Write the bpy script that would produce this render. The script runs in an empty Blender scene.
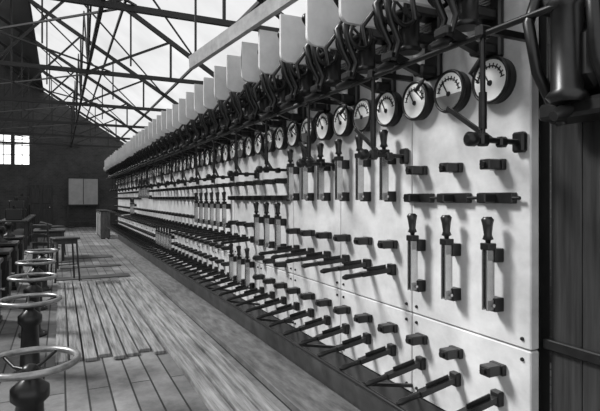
import bpy, math, random
from mathutils import Vector, Matrix
random.seed(4)
C=bpy.context.scene
COL=C.collection

# ---------------------------------------------------------------- materials
def mat(name,c,rough=0.6,metal=0.0,var=0.0,scale=8.0,bump=0.0,stretch=(1,1,1),c2=None,detail=6,lo=None):
    m=bpy.data.materials.new(name); m.use_nodes=True
    nt=m.node_tree; b=nt.nodes['Principled BSDF']
    b.inputs['Base Color'].default_value=(c,c,c*0.985,1)
    b.inputs['Roughness'].default_value=rough; b.inputs['Metallic'].default_value=metal
    if var>0 or bump>0:
        tc=nt.nodes.new('ShaderNodeTexCoord'); mp=nt.nodes.new('ShaderNodeMapping')
        mp.inputs['Scale'].default_value=stretch
        no=nt.nodes.new('ShaderNodeTexNoise'); no.inputs['Scale'].default_value=scale
        no.inputs['Detail'].default_value=detail; no.inputs['Roughness'].default_value=0.65
        nt.links.new(tc.outputs['Object'],mp.inputs['Vector']); nt.links.new(mp.outputs['Vector'],no.inputs['Vector'])
        if var>0:
            r=nt.nodes.new('ShaderNodeValToRGB')
            lo=max(0.0,c*(1-var)); hi=min(1.0,c*(1+var)) if c2 is None else c2
            r.color_ramp.elements[0].position=0.32; r.color_ramp.elements[1].position=0.68
            r.color_ramp.elements[0].color=(lo,lo,lo,1); r.color_ramp.elements[1].color=(hi,hi,hi,1)
            nt.links.new(no.outputs['Fac'],r.inputs['Fac']); nt.links.new(r.outputs['Color'],b.inputs['Base Color'])
        if bump>0:
            bp=nt.nodes.new('ShaderNodeBump'); bp.inputs['Strength'].default_value=bump
            nt.links.new(no.outputs['Fac'],bp.inputs['Height']); nt.links.new(bp.outputs['Normal'],b.inputs['Normal'])
    return m
M_marble=mat('marble',0.60,0.35,var=0.27,scale=2.2,stretch=(1,1,1.4),detail=15,c2=.74)
M_plate=mat('asbestos_plate',0.66,0.6,var=0.14,scale=4)
M_black=mat('black_iron',0.008,0.36,metal=0.0,var=0.5,scale=20)
M_gun=mat('gunmetal',0.025,0.35,metal=0.5,var=0.4,scale=15)
M_steel=mat('polished_steel',0.55,0.25,metal=0.9,var=0.1,scale=30)
M_iron=mat('worn_iron_rim',0.30,0.35,metal=0.7,var=0.4,scale=12)
M_copper=mat('brushed_copper',0.30,0.35,metal=0.8,var=0.2,scale=30)
M_fibre=mat('dark_fibre',0.015,0.3,var=0.4,scale=18)
M_white=mat('dial_enamel',0.9,0.4)
M_grey=mat('dial_shade',0.22,0.5)  # darker grey of the fan-shaped lower dial sector
M_wood=mat('plank_wood',0.22,0.65,var=0.75,scale=3,stretch=(9,0.5,1),bump=0.3,detail=12)
M_wood2=mat('plank_wood_pale',0.24,0.65,var=0.7,scale=3,stretch=(9,0.5,1),bump=0.3,detail=12)
M_dwood=mat('dark_wood',0.035,0.5,var=0.5,scale=4,stretch=(6,6,0.6))
M_kerb=mat('kerb_wood',0.13,0.6,var=0.5,scale=4,stretch=(6,.6,1))
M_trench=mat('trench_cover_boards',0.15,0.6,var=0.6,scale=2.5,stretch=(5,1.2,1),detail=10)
M_base=mat('board_base_iron',0.045,0.6,var=0.5,scale=3,detail=10)
M_beam=mat('pale_timber',0.33,0.7,var=0.3,scale=6,stretch=(1,1,1))
M_truss=mat('painted_steel',0.02,0.6,var=0.3,scale=5)
M_darkpart=mat('slate_partition',0.026,0.5,var=0.7,scale=3,stretch=(1,9,0.4))
M_door=mat('pale_paint',0.42,0.6,var=0.15,scale=3)

def brick_mat(name,c1,c2,mo,scale,rot,bw=.5,rh=.25,ms=.02,off=.5,noise=0.0):
    m=bpy.data.materials.new(name); m.use_nodes=True; nt=m.node_tree; b=nt.nodes['Principled BSDF']
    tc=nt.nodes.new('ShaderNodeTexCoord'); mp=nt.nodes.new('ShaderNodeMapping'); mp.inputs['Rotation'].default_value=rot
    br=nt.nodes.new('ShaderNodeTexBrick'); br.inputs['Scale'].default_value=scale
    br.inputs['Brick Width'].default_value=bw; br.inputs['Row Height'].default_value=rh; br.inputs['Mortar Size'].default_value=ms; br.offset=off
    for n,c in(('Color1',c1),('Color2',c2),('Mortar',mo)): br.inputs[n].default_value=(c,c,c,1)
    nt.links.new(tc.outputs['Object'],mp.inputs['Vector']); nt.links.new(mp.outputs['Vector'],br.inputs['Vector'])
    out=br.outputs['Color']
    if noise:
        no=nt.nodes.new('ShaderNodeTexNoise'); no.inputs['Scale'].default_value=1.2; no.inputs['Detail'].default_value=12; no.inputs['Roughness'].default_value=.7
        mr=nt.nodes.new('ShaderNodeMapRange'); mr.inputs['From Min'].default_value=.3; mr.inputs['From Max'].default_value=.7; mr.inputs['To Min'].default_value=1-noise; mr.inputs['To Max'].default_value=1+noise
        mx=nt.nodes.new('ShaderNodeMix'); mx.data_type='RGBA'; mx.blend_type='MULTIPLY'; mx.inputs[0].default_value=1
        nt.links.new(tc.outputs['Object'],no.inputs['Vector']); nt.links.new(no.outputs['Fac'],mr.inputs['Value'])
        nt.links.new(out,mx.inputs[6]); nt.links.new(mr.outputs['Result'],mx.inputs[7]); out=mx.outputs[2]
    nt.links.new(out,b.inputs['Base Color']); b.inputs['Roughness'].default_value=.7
    return m
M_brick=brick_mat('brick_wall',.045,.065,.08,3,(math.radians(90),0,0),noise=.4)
M_floor=brick_mat('floor_boards',.12,.19,.015,1,(0,0,math.radians(90)),bw=3.6,rh=.17,ms=.008,off=.37,noise=.75)
def glass_mat(name,fac,em):
    m=bpy.data.materials.new(name); m.use_nodes=True; nt=m.node_tree
    for n in list(nt.nodes): nt.nodes.remove(n)
    o=nt.nodes.new('ShaderNodeOutputMaterial'); mx=nt.nodes.new('ShaderNodeMixShader')
    t=nt.nodes.new('ShaderNodeBsdfTransparent'); e=nt.nodes.new('ShaderNodeEmission')
    no=nt.nodes.new('ShaderNodeTexNoise'); no.inputs['Scale'].default_value=.6; no.inputs['Detail'].default_value=5
    r=nt.nodes.new('ShaderNodeMapRange'); r.inputs['From Min'].default_value=.3; r.inputs['From Max'].default_value=.7; r.inputs['To Min'].default_value=em*.7; r.inputs['To Max'].default_value=em*1.15
    tc=nt.nodes.new('ShaderNodeTexCoord')
    nt.links.new(tc.outputs['Object'],no.inputs['Vector']); nt.links.new(no.outputs['Fac'],r.inputs['Value']); nt.links.new(r.outputs['Result'],e.inputs['Strength'])
    mx.inputs['Fac'].default_value=fac
    nt.links.new(t.outputs[0],mx.inputs[1]); nt.links.new(e.outputs[0],mx.inputs[2]); nt.links.new(mx.outputs[0],o.inputs[0])
    return m
M_sky=glass_mat('frosted_skylight_glass',0.6,0.72)

# ---------------------------------------------------------------- mesh builder
class MB:
    def __init__(s): s.v=[];s.f=[];s.mi=[];s.mats=[];s.sm=[]
    def _m(s,m):
        if m not in s.mats: s.mats.append(m)
        return s.mats.index(m)
    def add(s,vs,fs,m,smooth=False):
        o=len(s.v); k=s._m(m); s.v+= [tuple(v) for v in vs]
        for f in fs: s.f.append(tuple(i+o for i in f)); s.mi.append(k); s.sm.append(smooth)
    def box(s,c,size,m,R=None,bev=0.0):
        hx,hy,hz=[a/2 for a in size]; c=Vector(c)
        if bev<=0:
            vs=[Vector((x*hx,y*hy,z*hz)) for x in(-1,1) for y in(-1,1) for z in(-1,1)]
            fs=[(0,1,3,2),(4,6,7,5),(0,4,5,1),(2,3,7,6),(0,2,6,4),(1,5,7,3)]
        else:
            b=min(bev,hx*.9,hy*.9,hz*.9); vs=[];fs=[];idx={}
            for sx in(-1,1):
                for sy in(-1,1):
                    for sz in(-1,1):
                        for a in range(3):
                            p=[sx*(hx-b),sy*(hy-b),sz*(hz-b)]; p[a]=(sx,sy,sz)[a]*(hx,hy,hz)[a]
                            idx[(sx,sy,sz,a)]=len(vs); vs.append(Vector(p))
            S=(-1,1)
            for a in range(3):
                for sa in S:
                    q=[]
                    for (u,w) in((-1,-1),(1,-1),(1,1),(-1,1)):
                        k=[0,0,0];k[a]=sa;k[(a+1)%3]=u;k[(a+2)%3]=w;q.append(idx[(k[0],k[1],k[2],a)])
                    fs.append(tuple(q) if sa>0 else tuple(q[::-1]))
                b1,c1=(a+1)%3,(a+2)%3
                for u in S:
                    for w in S:
                        k0=[0,0,0];k0[b1]=u;k0[c1]=w;k0[a]=-1;k1=list(k0);k1[a]=1
                        fs.append((idx[(*k0,b1)],idx[(*k1,b1)],idx[(*k1,c1)],idx[(*k0,c1)]))
            for sx in S:
                for sy in S:
                    for sz in S: fs.append((idx[(sx,sy,sz,0)],idx[(sx,sy,sz,1)],idx[(sx,sy,sz,2)]))
        if R is not None: vs=[R@v for v in vs]
        s.add([v+c for v in vs],fs,m)
    def lathe(s,p0,p1,prof,m,n=12,smooth=True):
        p0=Vector(p0);p1=Vector(p1);d=p1-p0;L=d.length;q=d.to_track_quat('Z','Y')
        vs=[];fs=[]
        for t,r in prof:
            for i in range(n):
                a=2*math.pi*i/n; vs.append(p0+q@Vector((r*math.cos(a),r*math.sin(a),t*L)))
        for j in range(len(prof)-1):
            for i in range(n):
                fs.append((j*n+i,j*n+(i+1)%n,(j+1)*n+(i+1)%n,(j+1)*n+i))
        s.add(vs,fs,m,smooth)
        s.add([vs[i] for i in range(n)],[tuple(range(n))[::-1]],m); k=(len(prof)-1)*n
        s.add([vs[k+i] for i in range(n)],[tuple(range(n))],m)
    def cyl(s,p0,p1,r,m,n=12,r2=None): s.lathe(p0,p1,[(0,r),(1,r if r2 is None else r2)],m,n)
    def ball(s,c,r,m,n=10):
        c=Vector(c); pr=[(.5-.5*math.cos(math.pi*i/8),max(.02*r,r*math.sin(math.pi*i/8))) for i in range(9)]
        s.lathe(c-Vector((0,0,r)),c+Vector((0,0,r)),pr,m,n)
    def tube(s,pts,r,m,n=8,closed=False):
        pts=[Vector(p) for p in pts];N=len(pts);vs=[];fs=[];up=None
        for i,p in enumerate(pts):
            a=pts[(i-1)%N] if(closed or i>0) else p; b=pts[(i+1)%N] if(closed or i<N-1) else p
            t=(b-a).normalized()
            if up is None:
                up=Vector((0,0,1)) if abs(t.z)<.9 else Vector((1,0,0))
            x=t.cross(up).normalized(); y=x.cross(t).normalized(); up=y
            rr=r if not isinstance(r,(list,tuple)) else r[i]
            for k in range(n):
                an=2*math.pi*k/n; vs.append(p+x*(rr*math.cos(an))+y*(rr*math.sin(an)))
        for i in range(N if closed else N-1):
            for k in range(n):
                j=(i+1)%N; fs.append((i*n+k,i*n+(k+1)%n,j*n+(k+1)%n,j*n+k))
        s.add(vs,fs,m,True)
        if not closed:
            s.add(vs[:n],[tuple(range(n))[::-1]],m); s.add(vs[-n:],[tuple(range(n))],m)
    def beam(s,a,b,w,h,m):
        a=Vector(a);b=Vector(b);d=b-a;q=d.to_track_quat('Z','Y').to_matrix()
        s.box((a+b)/2,(w,h,d.length),m,R=q)
    def mesh(s,name):
        me=bpy.data.meshes.new(name); me.from_pydata(s.v,[],s.f)
        for m in s.mats: me.materials.append(m)
        me.polygons.foreach_set('material_index',s.mi); me.polygons.foreach_set('use_smooth',s.sm)
        me.update(); return me
def obj(name,me,loc=(0,0,0),rot=(0,0,0),parent=None,sc=None):
    if isinstance(me,MB): me=me.mesh(name+'_mesh')
    o=bpy.data.objects.new(name,me); o.location=loc; o.rotation_euler=rot
    if sc: o.scale=sc
    COL.objects.link(o)
    if parent: o.parent=parent
    return o
def empty(name,loc=(0,0,0)):
    o=bpy.data.objects.new(name,None); o.location=loc; COL.objects.link(o); return o

# ---------------------------------------------------------------- geometry constants
EYE=1.6; BX=2.03; S0=1.675; P=0.9; NP=21; S1=S0+P*NP

# camera
psi=math.atan(240/500)
cam=bpy.data.cameras.new('camera'); cam.lens=30; cam.sensor_width=36; cam.shift_y=-7.5/600; cam.clip_start=.05
co=bpy.data.objects.new('camera',cam); co.location=(0,0,EYE); co.rotation_euler=(math.radians(90),0,-psi); COL.objects.link(co); C.camera=co

# ---------------------------------------------------------------- room
YF=30.0
def sbox(name,lo,hi,m,parent=None):
    b=MB(); lo=Vector(lo);hi=Vector(hi); b.box((0,0,0),hi-lo,m); return obj(name,b,(lo+hi)/2,parent=parent)
sbox('floor',(-10,-2,-.2),(4.3,YF,0),M_floor)
RX,RZ=-3.0,8.7
def roofz(x): return RZ-(x-RX)*.63 if x>RX else RZ-(RX-x)*.63
def slope(x0,x1,m,th=0.0):
    b=MB(); q=[(x0,-2,roofz(x0)),(x1,-2,roofz(x1)),(x1,YF,roofz(x1)),(x0,YF,roofz(x0))]
    if th: 
        q+=[(x,y,z+th) for x,y,z in q]; b.add(q,[(0,3,2,1),(4,5,6,7),(0,1,5,4),(1,2,6,5),(2,3,7,6),(3,0,4,7)],m)
    else: b.add(q,[(0,1,2,3)],m)
    return b
obj('window_skylight',slope(-.8,4.3,M_sky))
obj('window_skylight_left',slope(-7.2,-3.0,M_sky))  # unseen glowing glazed strip, added to let the sun through onto the board
ce=empty('ceiling')
obj('roof_boards_ridge',slope(-3.0,-.8,M_dwood,.08),parent=ce); obj('roof_boards_eave',slope(-10,-7.2,M_dwood,.08),parent=ce)
b=MB(); wins=[(-3.0,-2.3,3.35,4.9),(-2.15,-1.45,3.35,4.9)]
def wallquad(x0,x1,z0,z1,z0b=None,z1b=None):
    z0b=z0 if z0b is None else z0b; z1b=z1 if z1b is None else z1b
    vs=[(x0,YF,z0),(x1,YF,z0b),(x1,YF,z1b),(x0,YF,z1)]; vs+=[(x,y+.25,z) for x,y,z in vs]
    b.add(vs,[(0,1,2,3),(7,6,5,4),(0,4,5,1),(1,5,6,2),(2,6,7,3),(3,7,4,0)],M_brick)
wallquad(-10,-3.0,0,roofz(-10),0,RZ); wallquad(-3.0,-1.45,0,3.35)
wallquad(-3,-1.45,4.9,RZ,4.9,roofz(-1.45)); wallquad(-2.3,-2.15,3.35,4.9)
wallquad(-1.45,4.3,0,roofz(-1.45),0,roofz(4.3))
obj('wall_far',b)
M_win=glass_mat('window_glass',0.6,2.2)
for k,(x0,x1,z0,z1) in enumerate(wins):
    e=empty('window_%d'%(k+1),((x0+x1)/2,YF+.1,(z0+z1)/2)); g=MB(); g.box((0,0,0),(x1-x0,.01,z1-z0),M_win); obj('glass',g,parent=e)
    g=MB()
    for i in range(3): g.box((-(x1-x0)/2+(x1-x0)*i/2,-.03,0),(.04,.05,z1-z0),M_beam)
    for i in range(4): g.box((0,-.03,-(z1-z0)/2+(z1-z0)*i/3),(x1-x0,.05,.04),M_beam)
    obj('mullions',g,parent=e)
g=MB(); g.box((0,0,1.95),(1.5,.05,1.4),M_door)
for sx in(-1,1): g.box((sx*.76,0,1.33),(.06,.07,2.66),M_dwood); g.box((sx*.6,-.12,.03),(.3,.3,.06),M_dwood)
for z in(1.22,2.68,.3): g.box((0,0,z),(1.58,.07,.06),M_dwood)
g.box((0,-.03,1.95),(.03,.02,1.38),M_truss)
obj('notice_board',g,(1.15,YF-.3,0))
g=MB(); g.box((0,0,1.15),(1.1,.06,2.3),M_dwood)
for sx in(-1,1):
    for z in(.6,1.7): g.box((sx*.27,-.04,z),(.4,.03,.8),M_dwood,bev=.01)
g.ball((.4,-.08,1.1),.04,M_steel)
obj('door_1',g,(-.9,YF-.04,0.0))
sbox('wall_left',(-10.25,-2,0),(-10,YF,4.2),M_brick)
sbox('wall_right',(4.3,-2,0),(4.55,YF,4.0),M_brick)

# trusses
for k in range(7):
    y=3.4+4.2*k; t=MB(); zb=4.35; xl,xr=-10,4.25
    t.beam((xl,y,zb),(xr,y,zb),.07,.09,M_truss)
    t.beam((xl,y,roofz(xl)-.12+.1),(RX,y,RZ-.12),.07,.10,M_truss); t.beam((RX,y,RZ-.12),(xr,y,roofz(xr)-.12),.07,.10,M_truss)
    for side in(1,-1):
        N=4; xs=[RX+side*(7.1)*i/N for i in range(N+1)]
        for i in range(N):
            t.beam((xs[i],y,roofz(xs[i])-.12),(xs[i],y,zb),.045,.045,M_truss)
            if i<N-1: t.beam((xs[i+1],y,roofz(xs[i+1])-.12),(xs[i],y,zb),.045,.05,M_truss)
            if i<N-1: t.beam(((xs[i]+xs[i+1])/2,y,roofz((xs[i]+xs[i+1])/2)-.12),((xs[i]+xs[i+1])/2,y,(zb+ (roofz(xs[i+1])-.12+zb)/2)/2),.035,.035,M_truss)
    obj('roof_truss',t)
t=MB()
for x in(-2.8,-.8,1.3,3.0,-5,-7.2):
    t.beam((x,-2,roofz(x)-.05),(x,YF,roofz(x)-.05),.05,.07,M_truss)
for k in range(7):
    y=3.4+4.2*k
    t.beam((-.8,y,roofz(-.8)-.15),(3.0,y+4.2 if k<6 else YF,roofz(3.0)-.15),.03,.03,M_truss); t.beam((1,y,4.4),(-3,min(y+4.2,YF),4.4),.03,.03,M_truss)
    t.beam((-3,y,4.4),(1,min(y+4.2,YF),4.4),.03,.03,M_truss)
    t.beam((.55,y,4.42),(.55,min(y+2.1,YF),roofz(.55)-.1),.035,.035,M_truss); t.beam((.55,min(y+4.2,YF),4.42),(.55,min(y+2.1,YF),roofz(.55)-.1),.035,.035,M_truss)
t.beam((-3,-2,4.42),(-3,YF,4.42),.06,.06,M_truss); t.beam((.55,-2,4.42),(.55,YF,4.42),.06,.06,M_truss)
obj('roof_purlins',t)

# ---------------------------------------------------------------- switchboard
SB=empty('marble_switchboard',(BX,0,0))
g=MB()
ZT=EYE+1.32; ZS=EYE-.735; ZB=.35
for i in range(NP):
    y0=S0+P*i; 
    g.box((.03,y0+P/2,(ZS+ZT)/2),(.06,P-.007,ZT-ZS-.007),M_marble,bev=.006)
    g.box((.03,y0+P/2,(ZS+ZB)/2),(.06,P-.007,ZS-ZB-.007),M_marble,bev=.006)
    for z in(ZT-.05,ZS+.05,ZS-.05,ZB+.05):
        for yy in(y0+.05,y0+P-.05): g.lathe((0,yy,z),(-.012,yy,z),[(0,.010),(.6,.010),(1,.006)],M_gun,8)
obj('marble_panels',g,parent=SB)
g=MB()
for i in range(NP+1):
    y=S0+P*i; g.box((.10,min(max(y,S0+.03),S1-.03),ZT/2),(.07,.05,ZT),M_black)
g.box((.06,(S0+S1)/2,.17),(.1,S1-S0,.34),M_base)
g.box((.1,(S0+S1)/2,ZT+.03),(.1,S1-S0,.06),M_black)
obj('steel_frame',g,parent=SB)

KS={0:-.38,1:.17,2:.17,3:-.33,4:-.86,5:-.2,6:-.2,9:-.86,10:-.86,12:.19,13:.19,15:-.3}
OFF=[.19,.49,.79]
blk=MB(); bars=MB()
def block(y,h,L=.1):
    z=EYE+h
    blk.box((-.015,y,z),(.03,L*.9,.055),M_gun,bev=.004)
    blk.box((-.06,y,z),(.10,.07,.052),M_fibre,bev=.006)
    blk.cyl((-.11,y,z),(-.125,y,z),.016,M_gun,8)
def longblock(y,h):
    z=EYE+h
    blk.box((-.02,y,z),(.04,.22,.055),M_gun,bev=.004); blk.box((-.07,y+.02,z),(.09,.06,.05),M_fibre,bev=.006)
    blk.cyl((-.03,y-.15,z),(-.03,y+.15,z),.009,M_gun,8)
def bar(y,h,L=.4,dz=-.03):
    z=EYE+h
    bars.box((-.02,y,z),(.04,.06,.075),M_gun,bev=.005)
    a=Vector((-.03,y,z)); e=Vector((-L,y,z+dz)); d=e-a
    bars.beam(a,a+d*.62,.044,.03,M_fibre)
    bars.beam(a+d*.1+Vector((0,0,.024)),a+d*.5+Vector((0,0,.024)),.006,.03,M_gun)
    bars.lathe(a+d*.6,e,[(0,.011),(.1,.018),(.5,.015),(.85,.019),(1,.010)],M_black,8)
for i in range(NP):
    for k,o in enumerate(OFF):
        y=S0+P*i+o; ks=KS.get(i,None)
        def free(h): return ks is None or abs(h-ks)>.27
        if free(.17): block(y,.17)
        if free(0) or i==0: longblock(y,0.0)
        if i>0:
            if free(-.31): block(y,-.31)
            if free(-.5) : bar(y,-.48)
            if i>2 and free(-.66): block(y,-.66,.07)
        if free(-.87) or i==0: block(y,-.87)
        bar(y,-1.02,.42,-.07)
obj('contact_blocks',blk,parent=SB); obj('bar_switches',bars,parent=SB)
g=MB()
g.cyl((-.42,S0,EYE-1.11),(-.42,S1,EYE-1.11),.014,M_black,8)
g.cyl((-.26,S0-.35,EYE+.76),(-.26,S1,EYE+.76),.016,M_black,8)
for i in range(NP+1):
    y=min(S0+P*i,S1-.03)
    g.beam((0,y,EYE+.76),(-.26,y,EYE+.76),.03,.03,M_black)
    g.beam((0.0,y,EYE-1.2),(-.42,y,EYE-1.12),.02,.02,M_black)
obj('operating_shafts',g,parent=SB)

g=MB()
def plate(y,x0,x1,z0,z1,th=.03,rc=.06):
    pts=[(x1,z0),(x1,z1),(x0,z1)]
    for a in range(7):
        an=math.pi+math.pi/2*a/6; pts.append((x0+rc+rc*math.cos(an),z0+rc+rc*math.sin(an)))
    n=len(pts); vs=[(x,y-th/2,z) for x,z in pts]+[(x,y+th/2,z) for x,z in pts]
    fs=[tuple(range(n)),tuple(range(n,2*n))[::-1]]+[(i,i+n,(i+1)%n+n,(i+1)%n) for i in range(n)]
    g.add(vs,fs,M_plate)
np_=int((S1-S0)/.45)
for i in range(np_):
    dz=random.uniform(-.025,.025)
    plate(S0+.02+.45*i,-.52,-.0,EYE+1.06+dz,EYE+1.42+dz)
obj('arc_barrier_plates',g,parent=SB)

# ammeter
a=MB(); R=.122
a.lathe((0,0,0),(-.055,0,0),[(0,R*.95),(.7,R*.95),(.75,R),(.95,R),(1,R*.97)],M_black,32)
a.lathe((-.056,0,0),(-.058,0,0),[(0,R*.88),(1,R*.88)],M_white,32)
a.tube([(-.058,R*.93*math.cos(t*math.pi/16),R*.93*math.sin(t*math.pi/16)) for t in range(32)],R*.075,M_black,6,closed=True)
a.tube([(-.060,R*.66*math.cos(math.radians(t)),R*.66*math.sin(math.radians(t))-.01) for t in range(10,171,10)],.0035,M_black,5)
for t in range(10,171,16):
    c,s_=math.cos(math.radians(t)),math.sin(math.radians(t)); a.beam((-.060,R*.58*c,R*.58*s_-.01),(-.060,R*.78*c,R*.78*s_-.01),.003,.005,M_black)
a.beam((-.062,0,-.02),(-.062,R*.4,R*.5),.004,.006,M_black); a.lathe((-.057,0,-.015),(-.066,0,-.015),[(0,.016),(1,.012)],M_black,10)
am1=a.mesh('ammeter_mesh')
a2=MB(); a2.v=list(a.v);a2.f=list(a.f);a2.mi=list(a.mi);a2.mats=list(a.mats);a2.sm=list(a.sm)
seg=[(-.0605,0,-.02)]+[(-.0605,R*.84*math.cos(math.radians(t)),R*.84*math.sin(math.radians(t))) for t in range(190,351,10)]
a2.add(seg,[tuple(range(len(seg)))],M_grey)
am2=a2.mesh('ammeter_fan_mesh')
for i in range(NP):
    for k in range(3):
        y=S0+P*i+.20+.3*k
        obj('ammeter',am2 if k==1 else am1,(BX-.001,y,EYE+.60))

# knife switch
g=MB()
for z in(-.16,.09):
    g.box((-.03,0,z),(.06,.06,.07),M_gun,bev=.004)
    for s_ in(-1,1): g.box((-.07,s_*.016,z),(.06,.006,.05),M_copper)
g.cyl((-.07,-.03,-.16),(-.07,.03,-.16),.009,M_steel,8)
for s_ in(-1,1): g.box((-.08,s_*.014,-.02),(.05,.008,.33),M_steel)
g.box((-.08,0,-.02),(.03,.018,.30),M_gun)
g.box((-.08,0,.135),(.055,.06,.035),M_gun,bev=.004)
g.lathe((-.08,0,.145),(-.085,0,.285),[(0,.012),(.15,.014),(.2,.028),(.35,.02),(.7,.026),(.9,.032),(1,.02)],M_fibre,12)
ks=g.mesh('knife_switch_mesh')
for i,h in KS.items():
    for o in OFF: obj('knife_switch',ks,(BX-.001,S0+P*i+o,EYE+h))

# circuit breaker
g=MB()
g.box((-.02,0,0),(.04,.13,.46),M_black,bev=.01)
g.box((-.11,0,.14),(.18,.12,.08),M_black,bev=.012)
g.box((-.10,0,-.02),(.16,.09,.06),M_black,bev=.012)
g.lathe((-.20,0,-.10),(-.20,0,.11),[(0,.06),(.08,.075),(.14,.06),(.86,.06),(.92,.075),(1,.06)],M_black,16)
g.cyl((-.20,0,.1),(-.20,0,.30),.018,M_gun,10); g.lathe((-.20,0,.27),(-.20,0,.36),[(0,.02),(.2,.045),(.6,.05),(1,.015)],M_black,12)
for s_ in(-1,1):
    g.tube([(-.06,s_*.05,.16),(-.18,s_*.06,.24),(-.32,s_*.055,.24),(-.39,s_*.05,.15),(-.36,s_*.045,.04),(-.30,s_*.04,-.06),(-.33,s_*.04,-.15)],[.018,.022,.028,.028,.022,.018,.014],M_black,8)
# crank wheel with spokes on the toggle shaft
for s_ in(-1,1):
    g.tube([(-.30+.075*math.cos(t*math.pi/8),s_*.085,.09+.075*math.sin(t*math.pi/8)) for t in range(16)],.013,M_black,6,closed=True)
    for t in range(3):
        c,s2=math.cos(t*math.pi/3+.4),math.sin(t*math.pi/3+.4); g.cyl((-.30-.07*c,s_*.085,.09-.07*s2),(-.30+.07*c,s_*.085,.09+.07*s2),.008,M_black,6)
g.cyl((-.30,-.095,.09),(-.30,.095,.09),.022,M_gun,10)
g.box((-.31,0,.245),(.12,.15,.04),M_black,bev=.01)
g.beam((-.34,0,.24),(-.42,0,.33),.035,.05,M_black); g.ball((-.42,0,.34),.036,M_black)
g.tube([(-.38,.08,.14),(-.44,.12,.05),(-.41,.13,-.05)],[.014,.016,.012],M_black,7)
g.beam((-.33,0,-.13),(-.10,0,-.20),.035,.05,M_black); g.box((-.08,0,-.19),(.13,.09,.06),M_black,bev=.012)
g.box((-.34,0,-.14),(.06,.10,.05),M_black,bev=.012)
for k in range(4): g.tube([(-.03,0,.09-.014*k),(-.13,0,.05-.016*k),(-.27,0,.07-.012*k)],.007,M_copper,5)
g.lathe((-.25,.0,-.15),(-.43,.0,-.22),[(0,.012),(.35,.012),(.45,.026),(.8,.022),(1,.014)],M_fibre,10)
g.tube([(-.02,.05,-.18),(-.10,.07,-.29),(-.05,.06,-.34),(0,.05,-.29)],.012,M_black,7)
cb=g.mesh('circuit_breaker_mesh')
for i in range(np_):
    obj('circuit_breaker',cb,(BX-.001,S0+.22+.45*i,EYE+.95+random.uniform(-.015,.015)),sc=(1,1,1.05))

# trip lever linkage
g=MB()
g.box((-.02,0,0),(.04,.07,.10),M_black,bev=.01)
g.cyl((-.02,0,0),(-.34,0,0),.014,M_black,10)
g.lathe((-.30,0,0),(-.36,0,0),[(0,.02),(.2,.034),(.8,.034),(1,.02)],M_gun,12)
g.box((-.26,0,0),(.05,.05,.06),M_black,bev=.01); g.box((-.14,0,-.005),(.05,.045,.05),M_black,bev=.01)
g.cyl((-.26,0,0),(-.26,0,.50),.012,M_black,8)
g.cyl((-.26,0,.05),(-.26,.0,.22),.019,M_gun,8)
g.beam((-.20,0,.0),(-.20,.30,.20),.018,.022,M_black)
g.box((-.26,0,.5),(.07,.05,.06),M_black,bev=.01)
tl=g.mesh('trip_lever_mesh')
for i in range(NP):
    obj('trip_lever',tl,(-.001,S0+P*i+.05,EYE+.27),parent=SB)

# ---------------------------------------------------------------- near dark end bay
g=MB()
for i in range(6):
    g.box((0.05,S0-.09-.16*i-.02,1.55),(.05,.156,3.1),M_darkpart,bev=.004)
g.box((.01,S0-.5,2.05),(.03,.98,.05),M_black,bev=.005)
g.box((.01,S0-.5,.9),(.03,.98,.05),M_black,bev=.005)
obj('slate_partition',g,(BX+.07,0,0))
g=MB()
g.box((-.06,0,0),(.12,.42,.5),M_black,bev=.02)
g.box((-.17,0,-.02),(.16,.26,.26),M_black,bev=.05)
g.lathe((-.25,0,-.2),(-.25,0,.22),[(0,.06),(.06,.08),(.12,.06),(.88,.06),(.94,.08),(1,.06)],M_black,18)
g.box((-.14,0,.24),(.2,.34,.07),M_black,bev=.015); g.box((-.14,0,-.22),(.2,.30,.07),M_black,bev=.015)
for s_ in(-1,1): g.tube([(-.05,s_*.14,.3),(-.22,s_*.15,.32),(-.3,s_*.14,.15),(-.26,s_*.13,-.05),(-.12,s_*.12,-.26)],.024,M_black,8)
g.lathe((-.22,0,-.22),(-.33,0,-.26),[(0,.02),(.5,.03),(1,.02)],M_fibre,10)
obj('overload_relay',g,(BX+.04,S0-.34,EYE+.58))

# ---------------------------------------------------------------- floor planks
def planks(name,x0,x1,y0,y1,w,m,z=.035):
    g=MB(); x=x0
    while x<x1-.02:
        ww=min(w,x1-x); e0=random.uniform(-.08,.08); e1=random.uniform(-.15,.15)
        g.box((x+ww/2,(y0+e0+y1+e1)/2,z/2+random.uniform(0,.008)),(ww-.02,(y1+e1)-(y0+e0),z),m,bev=.004); x+=ww
    return obj(name,g)
planks('plank_walkway',-.05,.98,5.3,10.3,.13,M_wood)
planks('plank_walkway',1.0,1.46,1.2,10.3,.155,M_wood2,z=.05)
g=MB(); g.box((1.6,(1.0+S1)/2,.03),(.05,S1-1.0,.06),M_kerb,bev=.005); obj('trench_kerb',g)
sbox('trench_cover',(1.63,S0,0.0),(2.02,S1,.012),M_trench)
g=MB()
for (x,y,w,l) in((-.1,10.9,1.4,.4),(.0,12.6,1.3,.35),(.1,14.6,1.2,.5)):
    g.box((x+w/2,y,.008),(w,l,.016),M_base)
obj('floor_hatch_cover',g)  # thin darker bands laid across the floor

g=MB(); g.beam((1.2,5.05,2.97),(2.0,1.9,3.36),.05,.13,M_beam)
g.cyl((1.22,4.95,3.0),(1.22,4.95,roofz(1.22)-.1),.012,M_truss,8); g.cyl((1.75,2.9,3.24),(1.75,2.9,roofz(1.75)-.1),.012,M_truss,8)
obj('timber_tie_beam',g)

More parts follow.
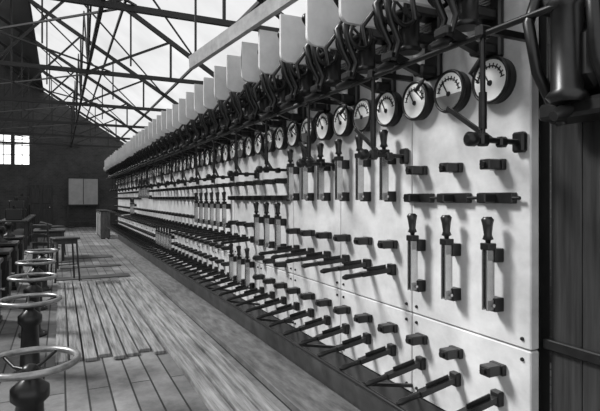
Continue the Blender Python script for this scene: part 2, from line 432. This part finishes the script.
# ---------------------------------------------------------------- handwheels
def handwheel():
    g=MB(); R=.245; z=.68
    g.tube([(R*math.cos(t*math.pi/20),R*math.sin(t*math.pi/20),z) for t in range(40)],.020,M_iron,10,closed=True)
    for k in range(5):
        a=2*math.pi*k/5+.3; g.tube([(.03*math.cos(a),.03*math.sin(a),z-.05),(R*.5*math.cos(a+.1),R*.5*math.sin(a+.1),z-.045),(R*math.cos(a),R*math.sin(a),z)],[.014,.010,.011],M_gun,8)
    g.lathe((0,0,z-.09),(0,0,z-.01),[(0,.03),(.3,.045),(.7,.045),(.9,.03),(1,.01)],M_gun,14)
    g.lathe((0,0,0),(0,0,z-.08),[(0,.15),(.05,.15),(.07,.11),(.12,.085),(.75,.07),(.8,.1),(.9,.1),(1,.03)],M_black,18)
    for k in range(4):
        a=math.pi/4+k*math.pi/2; g.cyl((.125*math.cos(a),.125*math.sin(a),.03),(.125*math.cos(a),.125*math.sin(a),.055),.013,M_steel,6)
    return g.mesh('handwheel_mesh')
hw=handwheel()
def ground(px,py,h):
    u=px-60; V=(198-py)/h; zc=500/V; cp=math.cos(psi); x=u*cp/V; return x,(zc-x*math.sin(psi))/cp
for (px,py) in((30,362),(30,300),(33,277),(36,262),(42,251)):
    x,y=ground(px,py,-.92); obj('handwheel_pedestal',hw,(x,y,0),rot=(0,0,y))
g=MB()
g.box((0,0,.40),(.5,.62,.72),M_black,bev=.02); g.box((0,0,.03),(.54,.66,.06),M_gun,bev=.005); g.box((0,0,.79),(.56,.68,.05),M_gun,bev=.01)
g.box((.255,0,.42),(.02,.5,.5),M_gun,bev=.006)
g.cyl((.26,.18,.42),(.31,.18,.42),.02,M_steel,10)
g.lathe((0,0,.81),(0,0,1.1),[(0,.12),(.1,.12),(.2,.05),(.7,.05),(.8,.09),(1,.05)],M_black,14)
rc=g.mesh('regulator_cabinet_mesh')
for k in range(5): obj('regulator_cabinet',rc,(-.95,5.8+1.5*k,0))
g=MB(); g.box((0,0,.80),(.44,.44,.035),M_dwood,bev=.01); g.box((0,0,.74),(.36,.36,.08),M_dwood)
for sx in(-1,1):
    for sy in(-1,1): g.tube([(sx*.21,sy*.21,0),(sx*.165,sy*.165,.76)],.017,M_dwood,8)
    g.cyl((sx*.19,-.19,.25),(sx*.19,.19,.25),.01,M_dwood,6); g.cyl((-.19,sx*.19,.32),(.19,sx*.19,.32),.01,M_dwood,6)
st=g.mesh('wooden_stool_mesh')
x,y=ground(65,283,-1.6); obj('wooden_stool',st,(x,y,.046),rot=(0,0,.2))
obj('wooden_stool',st,(-.15,15.6,0),rot=(0,0,.5))
g=MB(); 
g.box((0,0,.45),(.42,.42,.04),M_dwood,bev=.01)
for sx in(-1,1):
    g.tube([(sx*.17,-.18,0),(sx*.17,-.17,.44)],.018,M_dwood,8)
    g.tube([(sx*.17,.21,0),(sx*.17,.18,.45),(sx*.18,.24,1.05)],.02,M_dwood,8)
    g.cyl((sx*.17,-.18,.2),(sx*.17,.2,.2),.01,M_dwood,6)
for z in(.6,.78,.98): g.box((0,.2+(z-.45)*.09,z),(.36,.018,.08),M_dwood,bev=.006)
g.cyl((-.17,0,.2),(.17,0,.2),.01,M_dwood,6)
x2,y2=ground(46,270,-1.6); obj('wooden_chair',g,(x2,y2,0),rot=(0,0,2.6))
g=MB(); g.box((0,0,.76),(.75,1.2,.04),M_dwood,bev=.008)
for sx in(-1,1):
    for sy in(-1,1): g.box((sx*.32,sy*.54,.37),(.06,.06,.74),M_dwood,bev=.006)
g.box((0,0,.67),(.66,1.1,.12),M_dwood,bev=.004)
g.box((-.1,.1,.86),(.3,.42,.16),M_dwood,R=Matrix.Rotation(.3,3,'Y'),bev=.01)
obj('writing_desk',g,(-.25,y2+2.2,0))
# long workbench with stored gear against the left aisle
g=MB(); g.box((0,0,.88),(.8,6,.06),M_dwood,bev=.01); g.box((0,0,.3),(.7,5.8,.04),M_dwood)
for k in range(5):
    for sx in(-1,1): g.box((sx*.34,-2.8+1.4*k,.43),(.09,.09,.85),M_dwood,bev=.01)
for (yy,s,h) in((-2.4,.4,.35),(-1.3,.3,.6),(-.2,.5,.3),(1.0,.35,.75),(2.2,.5,.45)):
    g.box((0,yy,.91+h/2),(.45,s,h),M_black,bev=.02); g.cyl((0,yy,.91+h),(0,yy,1.0+h),.05,M_gun,10)
obj('workbench',g,(-1.3,20.5,0))
for k in range(3):
    g=MB(); g.box((0,0,.55),(.35,.5,1.04),M_kerb,bev=.01); g.box((0,0,1.09),(.4,.56,.04),M_truss); g.box((-.18,0,.55),(.02,.4,.85),M_beam,bev=.01); g.box((0,0,.02),(.3,.46,.04),M_truss)
    obj('low_cabinet',g,(1.6,S1+.6+.9*k,0))
g=MB(); g.cyl((0,0,0),(0,-.5,.1),.02,M_black,8); g.ball((0,-.55,.0),.16,M_white,14); obj('wall_globe_lamp',g,(2.3,YF,3.2))

# ---------------------------------------------------------------- light
w=bpy.data.worlds.new('sky'); C.world=w; w.use_nodes=True
bg=w.node_tree.nodes['Background']; bg.inputs[0].default_value=(.985,.99,1,1); bg.inputs[1].default_value=.88
L=bpy.data.lights.new('sun','SUN'); L.energy=10.5; L.angle=math.radians(14)
lo=bpy.data.objects.new('sun',L); lo.rotation_euler=Vector((.62,-.38,-.66)).to_track_quat('-Z','Y').to_euler(); lo.location=(-6,10,14); COL.objects.link(lo)
C.view_settings.view_transform='Standard'
C.view_settings.exposure=0.2
